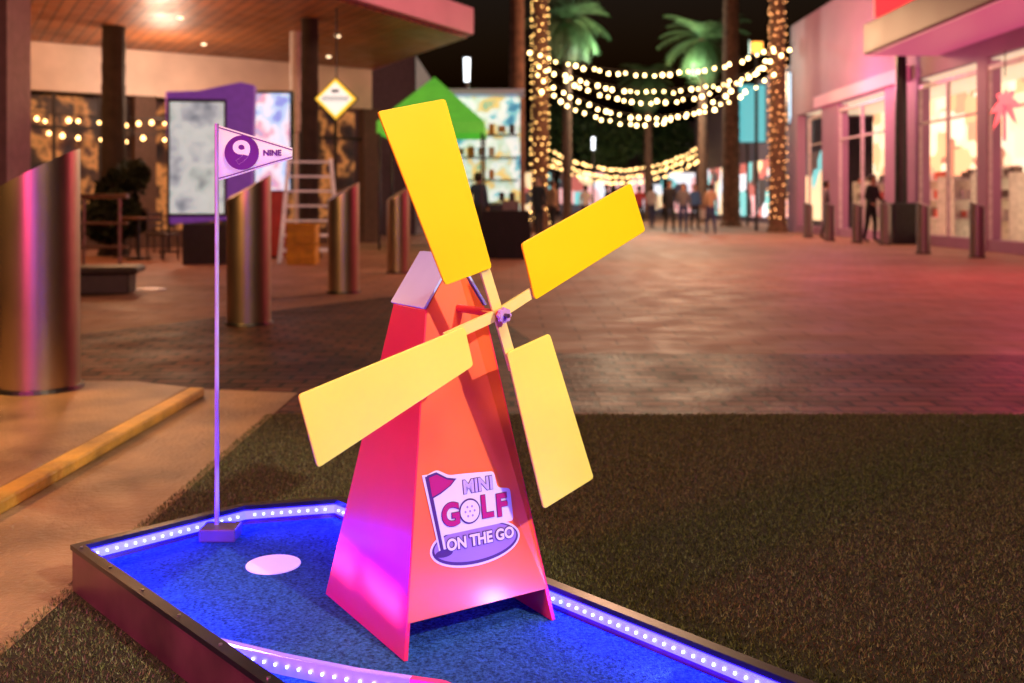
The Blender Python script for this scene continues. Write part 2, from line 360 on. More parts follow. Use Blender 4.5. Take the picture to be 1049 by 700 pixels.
# one clean die-cut backing that also fills the gap beside the pennant
rpoly('sticker_backing',[(-.100,-.02),(-.112,.052),(-.120,.108),(-.090,.117),(-.060,.101),(-.030,.100),(.058,.094),(.064,.058),(.098,.052),(.100,-.018)],.0027,m_pw,.009)
poly('sticker_pole_edge',[(-.128,.110),(-.104,.110),(-.082,-.05),(-.100,-.05)],.0029,m_pw)
poly('sticker_pole',[(-.121,.106),(-.111,.106),(-.088,-.052),(-.096,-.052)],.0036,m_ink)
poly('sticker_pennant_line',[(-.116,.108),(-.092,.112),(-.066,.097),(-.042,.092),(-.058,.079),(-.085,.066),(-.110,.058)],.0037,m_ink)
poly('sticker_pennant',[(-.112,.103),(-.092,.107),(-.066,.093),(-.050,.089),(-.062,.080),(-.085,.070),(-.107,.063)],.0044,m_mag)
disc('sticker_hole',-.088,-.056,.022,.008,.0030,m_ink)
ra=(math.pi/2-fa,0,0)
def T(nm,b,size,mat,u,v,off,offs=.001,sx=1): 
    return text_mesh(nm,b,size,mat,extrude=.0003,offset=offs,parent=stk,loc=P(U0+u*SC,V0+v,off),rot=ra,sx=sx*SC)
T('lettering_mini','MINI',.038,m_ink,.012,.070,.0036,.0026,1.02); T('lettering_mini','MINI',.038,m_lil,.012,.070,.0046,.0013,1.02)
for tx,uu,vv_ in(('G',-.064,.018),('L',.030,.021),('F',.070,.018)):
    T('lettering_golf',tx,.064,m_ink,uu,vv_,.0043,.0036,1.0);T('lettering_golf',tx,.064,m_mag,uu,vv_,.0052,.0022,1.0)
disc('sticker_ball',-.015,.020,.028,.0265,.0042,m_ink); disc('sticker_ball',-.015,.020,.0245,.023,.0049,m_pw)
for a_ in range(7):
    disc('ball_dimple',-.015+.012*math.cos(a_*1.047)*(a_>0),.020+.011*math.sin(a_*1.047)*(a_>0),.0026,.0026,.0056,m_mau,10)
T('lettering_on_the_go','ON THE GO',.032,m_ink,.008,-.042,.0040,.0030); T('lettering_on_the_go','ON THE GO',.032,m_pw,.008,-.042,.0050,.0012)

# ---------------------------------------------------------------- steel bollards
m_st=M('brushed_steel',(.54,.42,.30),.36,metal=1,noise=.06,scale=3)
def bollard_mesh(mb,r,h1,h0,n=64,ang=0):
    vs=[];
    for i in range(n):
        a=2*math.pi*i/n; vs.append((r*math.cos(a),r*math.sin(a),0))
    for i in range(n):
        a=2*math.pi*i/n; t=(math.cos(a-ang)+1)/2; vs.append((r*math.cos(a),r*math.sin(a),h0+(h1-h0)*t))
    mb.add(vs,[(i,(i+1)%n,n+(i+1)%n,n+i) for i in range(n)]+[tuple(range(n,2*n))])
    return mb
b0=thing('steel_bollard','wide brushed steel bollard with slanted top beside the path','bollard',(-2.42,5.1,.05),group='large slanted steel bollards')
bollard_mesh(MB(),.192,1.23,1.02,ang=.35).obj('post',m_st,b0,smooth=True)
MB().tube((0,0,0),(0,0,.02),.215,.21,n=40).obj('base_ring',M('dark_steel',(.12,.11,.1),.4,metal=1),b0)
for (px,py,s_) in((255,332,.93),(352,300,.9),(408,280,.85)):
    X,Y=gp(px,py); copy_tree(b0,(X,Y,.004),sc=(s_,s_,1.0))
bs=thing('pavement_bollard','small round steel bollard with slanted cap near a shop','bollard',(0,0,0),group='small bollards by the shops')
bollard_mesh(MB(),.13,1.02,.93,n=24,ang=2.6).obj('post',M('grey_steel',(.28,.24,.25),.35,metal=.9,noise=.05),bs,smooth=True)
MB().tube((0,0,0),(0,0,.03),.15,n=24).obj('base_ring',MATS['dark_steel'],bs)
X,Y=gp(1001,264); bs.location=(X,Y,0)
for (px,py) in((946,260),(907,251),(878,249),(850,247),(828,244)):
    X,Y=gp(px,py); copy_tree(bs,(X,Y,0))

# ---------------------------------------------------------------- left cafe
m_wood=Mbrick('soffit_planks',(.36,.12,.035),(.27,.085,.025),(.07,.025,.01),1.0,.5,bw=6,bh=.22,ms=.02,bump=.3,rot=1.05,big=.45)
m_fas=M('fascia_paint',(.62,.26,.46),.5,noise=.1,scale=1)
m_cream=M('cream_render',(.74,.62,.54),.7,noise=.12,scale=1.5,bump=.2)
m_dark=M('dark_interior',(.03,.022,.02),.7,noise=.4,scale=2)
m_glow=Edisplay('cafe_interior',[(.008,.005,.005),(.02,.008,.006),(.05,.02,.01),(.45,.18,.05),(.06,.02,.012),(.015,.008,.01)],1.6,.8,True)
cafe=thing('cafe_building','single storey cafe with deep timber canopy and pink fascia','building',(-8,21,0))
can=[(-.93,20.3),(-3.8,25.6),(-20,14.6),(-9.5,3.9)]
MB().prism(can,4.36,4.42).obj('canopy_soffit',m_wood,cafe,wp=True)
MB().prism([(-.78,20.2),(-3.7,25.9),(-20.3,14.8),(-9.5,3.6)],4.425,4.95).obj('canopy_fascia',m_fas,cafe,wp=True)
A=Vector((-3.6,25.1)); B=Vector((-19.5,14.3)); dAB=(B-A).normalized(); nAB=Vector((-dAB.y,dAB.x)); ang=math.atan2(dAB.y,dAB.x)
L=(B-A).length
p=A.lerp(B,.5); MB().box((p.x,p.y,3.85),(L,.3,1.0),ang).obj('wall_band',m_cream,cafe,wp=True)
wall=MB()
for t in np.linspace(0,1,8):
    p=A.lerp(B,t); wall.box((p.x,p.y,1.675),(.45,.34,3.35),ang)
p=A.lerp(B,.5); wall.box((p.x,p.y,.2),(L,.26,.4),ang)
wall.obj('wall',M('brown_wall',(.10,.055,.04),.7),cafe,wp=True)
p=A.lerp(B,.5)-nAB*.9; MB().box((p.x,p.y,1.7),(L,.1,3.3),ang).obj('lit_interior',m_glow,cafe,wp=True)
fr=MB()
for t in np.linspace(0,1,22):
    p=A.lerp(B,t); fr.box((p.x,p.y,1.85),(.06,.08,2.9),ang)
p=A.lerp(B,.5); fr.box((p.x,p.y,2.6),(L,.07,.07),ang)
fr.obj('window_frame',m_dark,cafe,wp=True)
mc=M('white_column',(.6,.56,.56),.5,noise=.1)
MB().tube((-4.25,19.6,2.4),(-4.25,19.6,4.36),.12,n=20).tube((-4.25,19.6,0),(-4.25,19.6,2.4),.05,n=12).obj('column',mc,cafe,wp=True,smooth=True)
for (X,Y) in((-3.5,20),(-6,18),(-8.5,16),(-6.5,21),(-9.5,19),(-4.2,22.8)):
    MB().tube((X,Y,4.33),(X,Y,4.358),.05,n=16).obj('downlight',E('downlight_warm',(1,.7,.4),3),cafe,wp=True)
MB().box((-6.35,12.4,2.2),(.42,.6,4.33)).obj('facade_pier',M('pink_pier',(.28,.15,.18),.6,noise=.15),cafe,wp=True)

# festoons
def make_bulb(r,mat):
    bm=bmesh.new(); bmesh.ops.create_icosphere(bm,subdivisions=2,radius=r)
    for v in bm.verts:
        if v.co.z>0: v.co.z*=1.25; v.co.x*=1-.25*v.co.z/r/1.25; v.co.y*=1-.25*v.co.z/r/1.25
    me=bpy.data.meshes.new('bulb'); bm.to_mesh(me); bm.free(); me.materials.append(mat); return me
m_bulb=E('bulb_warm',(1,.66,.26),16,False); m_bulb2=E('bulb_warm_dim',(1,.55,.18),8,False); m_bulb3=E('bulb_gold',(1,.58,.2),7,False)
bme=make_bulb(.050,m_bulb); bme2=make_bulb(.04,m_bulb2); bme3=make_bulb(.08,m_bulb3)
m_cab=M('black_cable',(.02,.02,.02),.6)
def festoon(a,b,sag,nb,me,label,grp,skew=0):
    a=Vector(a);b=Vector(b); t0=thing('festoon_light',label,'string lights',tuple(a.lerp(b,.5)-Vector((0,0,sag))),group=grp)
    def pt(t): return a.lerp(b,t)-Vector((0,0,sag*4*t*(1-t)))
    cb=MB(); K=24
    for i in range(K): cb.tube(pt(i/K),pt((i+1)/K),.012,n=5,cap=False)
    cb.obj('cable',m_cab,t0,wp=True)
    for i in range(nb):
        p=pt((i+.5)/nb)-Vector((0,0,.1+random.uniform(-.03,.06)))
        o=bpy.data.objects.new('bulb',me); C.objects.link(o); o.location=p+Vector((random.uniform(-.08,.08),0,0)); o.parent=t0; o.matrix_parent_inverse=PINV[t0.name]; o.scale=[random.uniform(.7,1.2)]*3
    return t0
G='festoon lights over the promenade'; LB='sagging string of warm round bulbs between palm trunks'
festoon((.50,33.2,6.15),(9.0,33.6,6.35),.85,29,bme,LB,G)
festoon((.75,33.9,5.85),(9.1,34.1,5.9),1.0,29,bme,LB,G)
festoon((.72,33.0,5.75),(9.2,32.4,6.2),1.55,30,bme,LB,G)
festoon((.66,32.6,5.4),(8.7,32.8,5.4),1.55,29,bme,LB,G)
festoon((.9,32.4,4.85),(8.5,31.5,6.0),1.75,28,bme,LB,G)
G2='festoon lights far down the promenade'; LB2='long shallow string of warm bulbs far down the promenade'
festoon((2.7,66,4.5),(12.6,66,4.9),1.4,38,bme3,LB2,G2); festoon((2.6,66.6,4.05),(12.4,66.6,4.4),1.4,38,bme3,LB2,G2); festoon((2.6,65.6,3.6),(12.4,65.6,3.9),1.35,38,bme3,LB2,G2)
festoon((-9.4,18.0,2.75),(-4.9,21,2.9),.18,20,bme2,'short string of warm bulbs under a cafe canopy','festoon lights under the cafe canopy')
festoon((-9.6,19.4,2.5),(-6.4,21.4,2.55),.12,12,bme2,'short string of warm bulbs under a cafe canopy','festoon lights under the cafe canopy')

# ---------------------------------------------------------------- right shop
shop=thing('shop_building','pink lit shop with bright glass storefronts and flat canopy','building',(12,24,0))
m_pw2=M('pale_wall',(.36,.18,.32),.6,noise=.12,scale=.8,bump=.15)
m_can=M('dark_red_canopy',(.12,.02,.05),.5,noise=.15,scale=1)
w=MB()
w.box((11.3,24.5,5.6),(3,21,3.2))
w.box((9.95,34.8,2),(.3,1.2,4))
for y0,y1 in((15,18.6),(20.55,21.0),(24.05,26.2),(29.9,31.5)): w.box((9.95,(y0+y1)/2,2),(.3,y1-y0,4))
w.box((9.95,25,.12),(.26,20,.24)); 
w.obj('wall',m_pw2,shop,wp=True)
fs=MB()
for y in (18.6,20.55,21,22.5,24.05,26.2,28,29.9,31.5,33.0): fs.box((9.86,y,2),(.08,.07,3.6))
fs.box((9.86,24.5,3.78),(.09,16.5,.1)); fs.box((9.86,24.5,2.9),(.07,16.5,.05))
fs.obj('window_frame',M('white_frame',(.6,.5,.55),.4),shop,wp=True)
m_disp=Edisplay('shop_display',[(1,.75,.42),(1,.82,.55),(.9,.5,.25),(1,.9,.65),(.45,.2,.12),(1,.8,.5),(.7,.35,.2),(1,.88,.6)],1.4,1.1)
MB().box((12.2,24.5,2),(.1,18,4)).obj('lit_interior',m_disp,shop,wp=True)
MB().box((11,24.5,.02),(2.2,18,.03)).obj('interior_floor',M('pale_floor',(.6,.5,.42),.4),shop,wp=True)
MB().box((11,24.5,3.97),(2.2,18,.03)).obj('interior_ceiling',M('pale_ceiling',(.7,.65,.6),.6,es=.5,ecol=(1,.85,.6)),shop,wp=True)
for y in np.arange(17.5,33,1.9):
    sh=MB()
    for sx_ in (-.46,.46): sh.box((11.6,y+sx_,.85),(.5,.03,1.7))
    for z in(.6,1.1,1.6): 
        sh.box((11.6,y,z),(.5,.9,.04),0,0)
        for k in range(3): sh.box((11.6,y-.3+.3*k,z+.12),(.2,.2*random.uniform(.6,1.2),.22*random.uniform(.6,1.3)),0,1+random.randint(0,2))
    sh.obj('display_shelf',[M('shelf_white',(.7,.65,.6),.5),M('goods_red',(.6,.12,.08),.5),M('goods_white',(.75,.7,.65),.5),M('goods_dark',(.2,.14,.12),.5)],shop,wp=True)
MB().box((8.95,18.2,4.75),(1.75,9.4,.7)).obj('canopy',m_can,shop,wp=True,bevel=.03)
MB().box((8.95,18.2,4.38),(1.6,9.2,.03)).obj('canopy_lights',E('pink_canopy_light',(1,.12,.3),.45),shop,wp=True)
MB().box((9.72,28.2,4.2),(.1,7.5,.35)).obj('wall_band',E('pink_band',(1,.12,.25),.5),shop,wp=True)
MB().box((8.9,22.95,5.6),(1.1,.08,.65)).obj('sign_panel',E('red_sign_light',(1,.02,.03),1.6),shop,wp=True)
sg_=thing('shop_sign','glowing pink red palm shaped sign hanging in a shop window','sign',(9.7,19.3,2.55))
m_neon=E('neon_red',(1,.035,.06),2.6)
lf=MB()
for kk,(a0,Lf) in enumerate(((10,.72),(50,.66),(90,.6),(130,.66),(170,.72),(-25,.6),(205,.6))):
    a0=math.radians(a0); n_=7; L1=[];L2=[]
    for i in range(n_+1):
        t=i/n_
        cxx=math.cos(a0)*Lf*t; czz=.35+math.sin(a0)*Lf*t-.28*t*t; wd=.10*math.sin(math.pi*min(1,t+.12))
        L1.append((-.12-.004*kk,cxx-wd*math.sin(a0),czz+wd*math.cos(a0))); L2.append((-.12-.004*kk,cxx+wd*math.sin(a0),czz-wd*math.cos(a0)))
    lf.add(L1+L2,[(i,i+1,n_+2+i,n_+1+i) for i in range(n_)])
lf.obj('glowing_leaves',m_neon,sg_,recalc=False)
MB().tube((-.14,0,.9),(-.14,0,1.4),.012,n=6).obj('hanger',MATS['black_cable'],sg_)
MB().tube((-.15,0,-.35),(-.15,0,.35),.035,n=6).obj('glowing_stem',m_neon,sg_)

# ---------------------------------------------------------------- promenade far
fb_=thing('far_building','distant row of lit shops closing the promenade','building',(10,86,0))
MB().box((8,88,4),(70,4,8)).obj('wall',M('far_wall',(.16,.11,.11),.7),fb_,wp=True)
m_fd=Edisplay('far_display',[(1,.7,.4),(.1,.05,.04),(.9,.9,1),(.5,.12,.1),(.05,.04,.05),(.2,.6,.6),(1,.5,.5),(.04,.03,.03)],.8,1.2)
MB().box((8,85.9,1.9),(50,.1,3.4)).obj('shopfront',m_fd,fb_,wp=True)
rb=thing('promenade_building','dark two storey shop row with lit signs along the promenade','building',(15,52,0))
MB().box((16,53,3.6),(7,30,7.2)).obj('wall',M('dusk_wall',(.12,.08,.11),.7),rb,wp=True)
MB().box((12.45,52,1.7),(.08,26,2.8)).obj('shopfront',m_fd,rb,wp=True)
lb=thing('promenade_building','dark single storey shop row with lit fronts along the promenade','building',(-5,50,0))
MB().box((-8,48,2.8),(10,34,5.6)).obj('wall',M('dusk_wall',(.12,.08,.11),.7),lb,wp=True)
MB().box((-2.95,47,1.7),(.08,30,2.8)).obj('shopfront',m_fd,lb,wp=True)
def lightbox(label,c,d,mat,rz=0,cat='sign',pole=True):
    t=thing('lit_sign',label,cat,(c[0],c[1],0),rz)
    MB().box((0,0,c[2]),d).obj('panel',mat,t,bevel=.02)
    MB().box((0,.03,c[2]),(d[0]+.1,d[1],d[2]+.1)).obj('frame',m_black,t)
    if pole:
        MB().tube((0,.05,0),(0,.05,c[2]-d[2]/2),.06,n=10).obj('pole',m_black,t)
    return t
lightbox('tall teal glowing sign on a black pole',(10.3,43.5,4.9),(1.5,.2,2.5),E('teal_sign',(.1,.75,.8),.7))
lightbox('narrow pale blue glowing sign beside the shop',(10.05,35.2,4.7),(.55,.2,1.8),E('ice_sign',(.6,.85,1),2))
lightbox('orange glowing sign on a pole by the palms',(8.75,35.6,6.55),(.4,.2,.4),E('orange_sign',(1,.35,.03),3))

X,Y=gp(923,250)
lp=thing('lamp_post','tall black street pole on a thick square plinth','street pole',(X,Y,0))
MB().tube((0,0,.9),(0,0,9),.15,.11,n=16).obj('pole',m_black,lp,smooth=True)
MB().box((0,0,.5),(.55,.55,1.0)).obj('plinth',m_black,lp,bevel=.03)
MB().tube((0,0,8.9),(-1.2,0,9.3),.05,n=8).obj('arm',m_black,lp)
def street_lamp(X,Y,hh):
    t=thing('street_lamp','slim street lamp with a lit white head','street lamp',(X,Y,0))
    MB().tube((0,0,0),(0,0,hh),.07,.05,n=10).obj('pole',m_black,t)
    MB().tube((0,0,hh),(0,0,hh+.75),.08,.10,n=14).obj('lamp_head',E('lamp_white',(.9,.95,1),4),t)
    MB().tube((0,0,hh+.75),(0,0,hh+.85),.16,.06,n=14).obj('cap',m_black,t)
street_lamp(-1.45,32,4.9)
street_lamp(4.9,60,4.2)

# ---------------------------------------------------------------- palms
m_bark=M('palm_bark',(.13,.065,.04),.9,noise=.45,scale=5,bump=.8,bscale=9)
m_bark2=M('dark_palm_bark',(.028,.018,.014),.9,noise=.45,scale=5,bump=.8,bscale=9)
m_frond=M('palm_frond',(.06,.12,.04),.6,noise=.4,scale=2)
m_leafd=M('dark_leaf',(.012,.018,.008),.7,noise=.5,scale=2,spec=.2)
m_fairy=E('fairy_bulb',(1,.55,.15),14,False); m_fairy2=E('fairy_bulb_red',(1,.40,.13),10,False)
def palm(X,Y,h,r,label,crown=True,fairy=None,cr=2.3,bark=None):
    t=thing('palm_tree',label,'palm tree',(X,Y,0))
    tr=MB(); K=26
    for i in range(K):
        z0=h*i/K; z1=h*(i+1)/K; ra=r*(1.12-.25*i/K); tr.tube((0,0,z0),(0,0,z1+.02),ra*1.0,ra*1.07,n=14,cap=False)
    tr.tube((0,0,0),(0,0,.25),r*1.5,r*1.15,n=14)
    tr.obj('trunk',bark or m_bark,t,smooth=False)
    if crown:
        c=MB()
        for i in range(46):
            az=random.uniform(0,2*math.pi); el=random.uniform(-.9,1.2); Lr=cr*random.uniform(.75,1.1)
            dirh=Vector((math.cos(az),math.sin(az),0)); p=Vector((0,0,h)); e=el; K2=8; pts=[p.copy()]
            for k in range(K2):
                p=p+ (dirh*math.cos(e)+Vector((0,0,math.sin(e))))*Lr/K2; e-=.17; pts.append(p.copy())
            sd=Vector((-dirh.y,dirh.x,0))
            for k in range(1,K2+1):
                for q_ in(0,.5):
                    pp=pts[k-1].lerp(pts[k],q_); ll=.62*math.sin(math.pi*(k+q_)/(K2+1.6))+.12; fw=(pts[k]-pts[k-1]).normalized()
                    for s in(-1,1):
                        tip=pp+sd*s*ll*.8+fw*ll*.6-Vector((0,0,.25*ll)); c.add([pp,pp+fw*.09,tip],[(0,1,2)])
                c.add([pts[k-1]-sd*.02,pts[k-1]+sd*.02,pts[k]+sd*.015,pts[k]-sd*.015],[(0,1,2,3)])
        c.obj('crown',m_frond,t,recalc=False)
    if fairy:
        f=thing('fairy_lights','string of tiny warm lights wound around a palm trunk','string lights',(X,Y,.3))
        fm=MB(); wi=MB(); prev=None; NF=330
        for i in range(NF):
            a=i*.82+random.uniform(-.25,.25); z=i*h*.93/NF; ra=r*(1.12-.25*(z/h))*1.09+.02; p=Vector((ra*math.cos(a),ra*math.sin(a),z+random.uniform(-.06,.06)))
            if prev is not None: wi.tube(prev,p,.006,n=3,cap=False)
            prev=p; q_=p; s=.022*random.uniform(.5,1.2); fm.add([q_+Vector(v)*s for v in((1,0,0),(-1,0,0),(0,1,0),(0,-1,0),(0,0,1),(0,0,-1))],[(0,2,4),(2,1,4),(1,3,4),(3,0,4),(2,0,5),(1,2,5),(3,1,5),(0,3,5)])
        wi.obj('wire',m_cab,f); fo=fm.obj('bulbs',fairy,f); stuff(fo)
palm(.95,33.6,12.5,.26,'tall palm trunk wrapped in tiny warm lights',fairy=m_fairy)
palm(9.12,34.2,12.5,.26,'tall palm trunk wrapped in tiny reddish lights',fairy=m_fairy2)
palm(9.35,42.5,13.5,.34,'tall thick palm on the promenade with festoon lights behind')
palm(2.6,47,9.6,.2,'slender palm with bright green lit crown',cr=2.4)
palm(9.6,50,9.2,.22,'slender palm with bright green lit crown',cr=2.6)
palm(8.2,60,8.4,.22,'slender palm far along the promenade',cr=2.2)
palm(.15,30,10.5,.22,'bare reddish brown palm trunk beside the promenade')
palm(-7.6,19.0,10.5,.2,'dark palm trunk rising through the cafe forecourt',bark=m_bark2)
palm(-3.7,18.2,10.5,.15,'thin dark palm trunk beside a white cafe column',bark=m_bark2)
def leafy(name,X,Y,z0,h,R,nl,label,trunk=True,ls=.12,mat=None,hz=None):
    t=thing(name,label,'tree' if trunk else 'shrub',(X,Y,0))
    tr=MB(); tr.tube((0,0,0),(0,0,z0+h*.3),R*.09,R*.05,n=8)
    cs=[]
    for i in range(9):
        a=random.uniform(0,6.28); p=Vector((math.cos(a)*R*.6*random.random(),math.sin(a)*R*.6*random.random(),z0+h*random.uniform(.2,.85)))
        cs.append((p,R*random.uniform(.35,.6))); tr.tube((0,0,z0*.8),p,R*.035,R*.015,n=5)
    tr.obj('trunk',m_bark2,t)
    c=MB()
    for i in range(nl):
        p,rr=random.choice(cs); v=Vector((random.gauss(0,1),random.gauss(0,1),random.gauss(0,1))).normalized()*rr*random.uniform(.6,1.05); q_=p+v
        if q_.z<.05: continue
        a=Vector((random.gauss(0,1),random.gauss(0,1),random.gauss(0,1))).normalized()*ls; b=a.cross(Vector((random.gauss(0,1),random.gauss(0,1),random.gauss(0,1)))).normalized()*ls*.5
        c.add([q_-a,q_+b,q_+a,q_-b],[(0,1,2,3)])
    c.obj('crown',mat or m_frond,t,recalc=False); return t
leafy('shrub',-7.3,18.4,.1,2.7,.75,3400,'dark leafy shrub at the foot of a palm trunk',trunk=False,ls=.09,mat=m_leafd)
for X,Y,hh in((7.5,74,7),(12,78,6.5),(3.5,78,7.5),(17,74,8),(-2,76,8)):
    leafy('street_tree',X,Y,3.2,hh-2.5,3.0,2200,'dark leafy street tree at the end of the promenade',ls=.3)
leafy('street_tree',-9,26,4.5,4,3,1600,'dark leafy tree rising behind the cafe roof',ls=.25)

# ---------------------------------------------------------------- forecourt objects
m_purp=M('purple_housing',(.22,.08,.45),.4,noise=.15,es=.2,ecol=(.35,.1,.8))
k=thing('information_kiosk','purple framed advertising kiosk with a glowing white screen','kiosk',(-4.95,16.2,0),.12)
MB().slab([(-.55,0,.66),(.72,0,.75),(.78,0,2.9),(.55,0,2.95),(-.1,0,2.8),(-.62,0,2.78)],-.25).obj('housing',m_purp,k,bevel=.03)
m_scr=Edisplay('poster_screen',[(.24,.30,.32),(.48,.58,.56),(.65,.75,.73),(.44,.5,.54),(.22,.27,.32)],2.0,.68,True)
MB().box((-.12,-.27,1.72),(.84,.02,1.78)).obj('screen',m_scr,k)
MB().box((-.12,-.262,1.72),(.92,.02,1.88)).obj('screen_frame',m_black,k)
MB().box((.05,.1,.33),(.9,.2,.66)).obj('plinth',m_black,k)
b_=lightbox('tall pale blue glowing poster board with a red lower panel',(-4.32,18.0,2.1),(.62,.12,1.75),Edisplay('blue_poster',[(.2,.3,.8),(.4,.65,1),(.7,.8,1),(.6,.35,.5),(.25,.4,.8)],2.6,.85,True))
MB().box((0,0,.62),(.5,.1,1.15)).obj('red_lower_panel',M('red_panel',(.35,.04,.03),.5),b_)
ds_=thing('diamond_sign','yellow and white diamond shaped sign on a hanging rod','sign',(-3.0,17.0,2.77))
def dia(r,y,m,nm):
    MB().slab([(-r,y,0),(0,y,-r),(r,y,0),(0,y,r)],-.03).obj(nm,m,ds_)
dia(.38,0,m_dark,'frame'); dia(.35,-.035,M('sign_yellow',(.9,.6,.05),.5,es=.9,ecol=(1,.62,.06)),'panel'); dia(.28,-.07,M('sign_white',(.85,.85,.8),.5,es=.9,ecol=(1,.95,.85)),'emblem')
navy=M('sign_navy',(.04,.06,.2),.5)
mbx=MB()
for i in range(8):
    xx=-.20+i*.057; mbx.box((xx,-.105,0),(.016,.01,.085)); mbx.box((xx+.014,-.1045,.034 if i%2 else 0),(.026,.008,.014))
mbx.box((0,-.105,.13),(.12,.01,.05)); mbx.obj('emblem_mark',navy,ds_)
MB().tube((0,.02,.33),(0,.02,1.58),.015,n=6).obj('hanger',m_black,ds_)
rk=thing('ladder','white folding step ladder standing in the forecourt','ladder',(-3.45,17.0,0),.2)
lm=MB()
for s in(-.5,.5):
    lm.tube((s,-.45,0),(s*.7,0,1.75),.035,n=8); lm.tube((s,.45,0),(s*.7,.02,1.75),.03,n=8)
for i in range(7):
    z=.2+i*.25; f_=1-z/1.75*.3; lm.box((0,-.45*(1-z/1.75),z),(1.0*f_,.09,.035))
    lm.box((0,.45*(1-z/1.75),z),(1.0*f_,.02,.02))
lm.obj('frame',M('white_metal',(.85,.82,.82),.4,metal=.0,es=.08,ecol=(1,.9,.85)),rk)
cr_=thing('plastic_crate','yellow stacked plastic crate on the pavement','crate',(-3.42,16.3,0))
cm_=MB()
for kz in(0,.34):
    cm_.box((0,0,kz+.02),(.46,.36,.04))
    for s in(-1,1):
        cm_.box((s*.22,0,kz+.17),(.025,.36,.3)); cm_.box((0,s*.17,kz+.17),(.46,.025,.3)); cm_.box((0,s*.185,kz+.31),(.5,.03,.03)); cm_.box((0,s*.185,kz+.12),(.48,.02,.02))
cm_.obj('shell',M('crate_yellow',(.75,.42,.02),.45),cr_)
gz=thing('gazebo_tent','green pop up gazebo tent over a bright stall','gazebo',(-1.75,22.5,0))
hh=1.15; gm=MB()
gm.add([(-hh,-hh,2.75),(hh,-hh,2.75),(hh,hh,2.75),(-hh,hh,2.75),(0,0,3.85)],[(0,1,4),(1,2,4),(2,3,4),(3,0,4)])
for a_,b_2 in(((-hh,-hh),(hh,-hh)),((hh,-hh),(hh,hh)),((hh,hh),(-hh,hh)),((-hh,hh),(-hh,-hh))):
    gm.add([(*a_,2.75),(*b_2,2.75),(*b_2,2.5),(*a_,2.5)],[(0,1,2,3)])
gm.obj('canopy',M('green_canvas',(.12,.5,.05),.6,noise=.3,scale=2,es=.38,ecol=(.16,.8,.07)),gz)  # canvas emits a little so the tent looks lit
for sx_ in(-1,1):
    for sy_ in(-1,1): MB().box((sx_*(hh-.05),sy_*(hh-.05),1.3),(.05,.05,2.6)).obj('leg',m_black,gz)
st=thing('market_stall','bright stall with pale lit goods beside a green tent','stall',(-.15,24.5,0))
MB().box((-.6,0,2.1),(1.9,.15,3.0)).obj('backdrop',Edisplay('stall_print',[(.05,.25,.4),(.2,.6,.65),(.9,.95,.9),(.5,.75,.6),(.9,.6,.15),(.3,.5,.3)],2.2,.85,True),st)
gdz=MB()
for z_ in(1.0,1.55,2.1,2.65):
    gdz.box((-.6,-.2,z_),(1.8,.22,.04))
    for i in range(7):
        if random.random()<.8: gdz.box((-1.35+i*.25,-.2,z_+.02+.13),(.15*random.uniform(.7,1.2),.14,.26*random.uniform(.6,1)),0,random.randint(0,2))
gdz.obj('shelf_goods',[M('goods_dark2',(.06,.05,.05),.5),M('goods_amber',(.6,.3,.05),.4),M('goods_pale',(.6,.6,.55),.5)],st)
MB().box((-.6,-.6,.5),(1.7,.4,.95)).obj('counter',m_black,st,bevel=.02)
MB().box((-.6,.02,3.7),(2.1,.9,.12)).obj('roof',m_wh,st)
tb=thing('folding_table','table covered to the ground with a black cloth','table',(-.12,18.0,0))
tm=MB(); K=44; vs=[];
for zi,(z,e_) in enumerate(((.86,0),(.6,.02),(.3,.035),(.01,.05))):
    for i in range(K):
        t=i/K*4; s_i=int(t); f_=t-s_i; cor=[(-.42,-.33),(.42,-.33),(.42,.33),(-.42,.33)]; a_=Vector(cor[s_i]); b_2=Vector(cor[(s_i+1)%4]); p=a_.lerp(b_2,f_); wv=e_*(1+.6*math.sin(i*1.9)); p=p+p.normalized()*wv; vs.append((p.x,p.y,z))
fs_=[(z*K+i,z*K+(i+1)%K,(z+1)*K+(i+1)%K,(z+1)*K+i) for z in range(3) for i in range(K)]+[tuple(range(K))]
tm.add(vs,fs_).obj('tablecloth',M('black_cloth',(.012,.012,.018),.9),tb,smooth=True)
MB().box((.1,0,.95),(.3,.2,.18)).obj('box_on_table',M('grey_box',(.2,.18,.2),.6),tb,bevel=.01)
X,Y=gp(95,305)
sb=thing('stone_bench','low dark round edged stone bench on the plaza','bench',(X-.35,Y+.5,0),.2)
MB().box((0,0,.26),(1.3,.6,.08)).obj('seat',M('dark_stone',(.05,.035,.035),.5,noise=.3),sb,bevel=.04)
MB().box((0,0,.11),(1.1,.45,.22)).obj('plinth',MATS['dark_stone'],sb,bevel=.02)
X,Y=gp(150,297)
gl_=MB().tube((X,Y,.002),(X,Y,.012),.22,.2,n=28).obj('drain_cover',M('ring_metal',(.6,.5,.5),.25,metal=.8)); tag(gl_,'round metal cover set in the pavement','drain cover')
rl=thing('handrail','pale metal handrail beside the cafe steps','railing',(-8.3,15.4,0),-.25)
rm=MB()
for i in range(9): rm.tube((-2.4+i*.62,0,0),(-2.4+i*.62,0,1.1),.025,n=8)
for z in(.35,.7,1.1): rm.tube((-2.5,0,z),(2.7,0,z),.02 if z<1 else .035,n=8)
rm.obj('rails',M('rail_metal',(.35,.28,.26),.3,metal=.8),rl)
st2=thing('cafe_steps','short flight of dark steps with a sloping handrail','steps',(-8.6,17.6,0),.15)
s2=MB()
for i in range(6): s2.box((-.3*i,0,.085*(i+1)),(.298,2.2,.17*(i+1)))
s2.obj('step',M('step_stone',(.10,.07,.06),.6),st2)
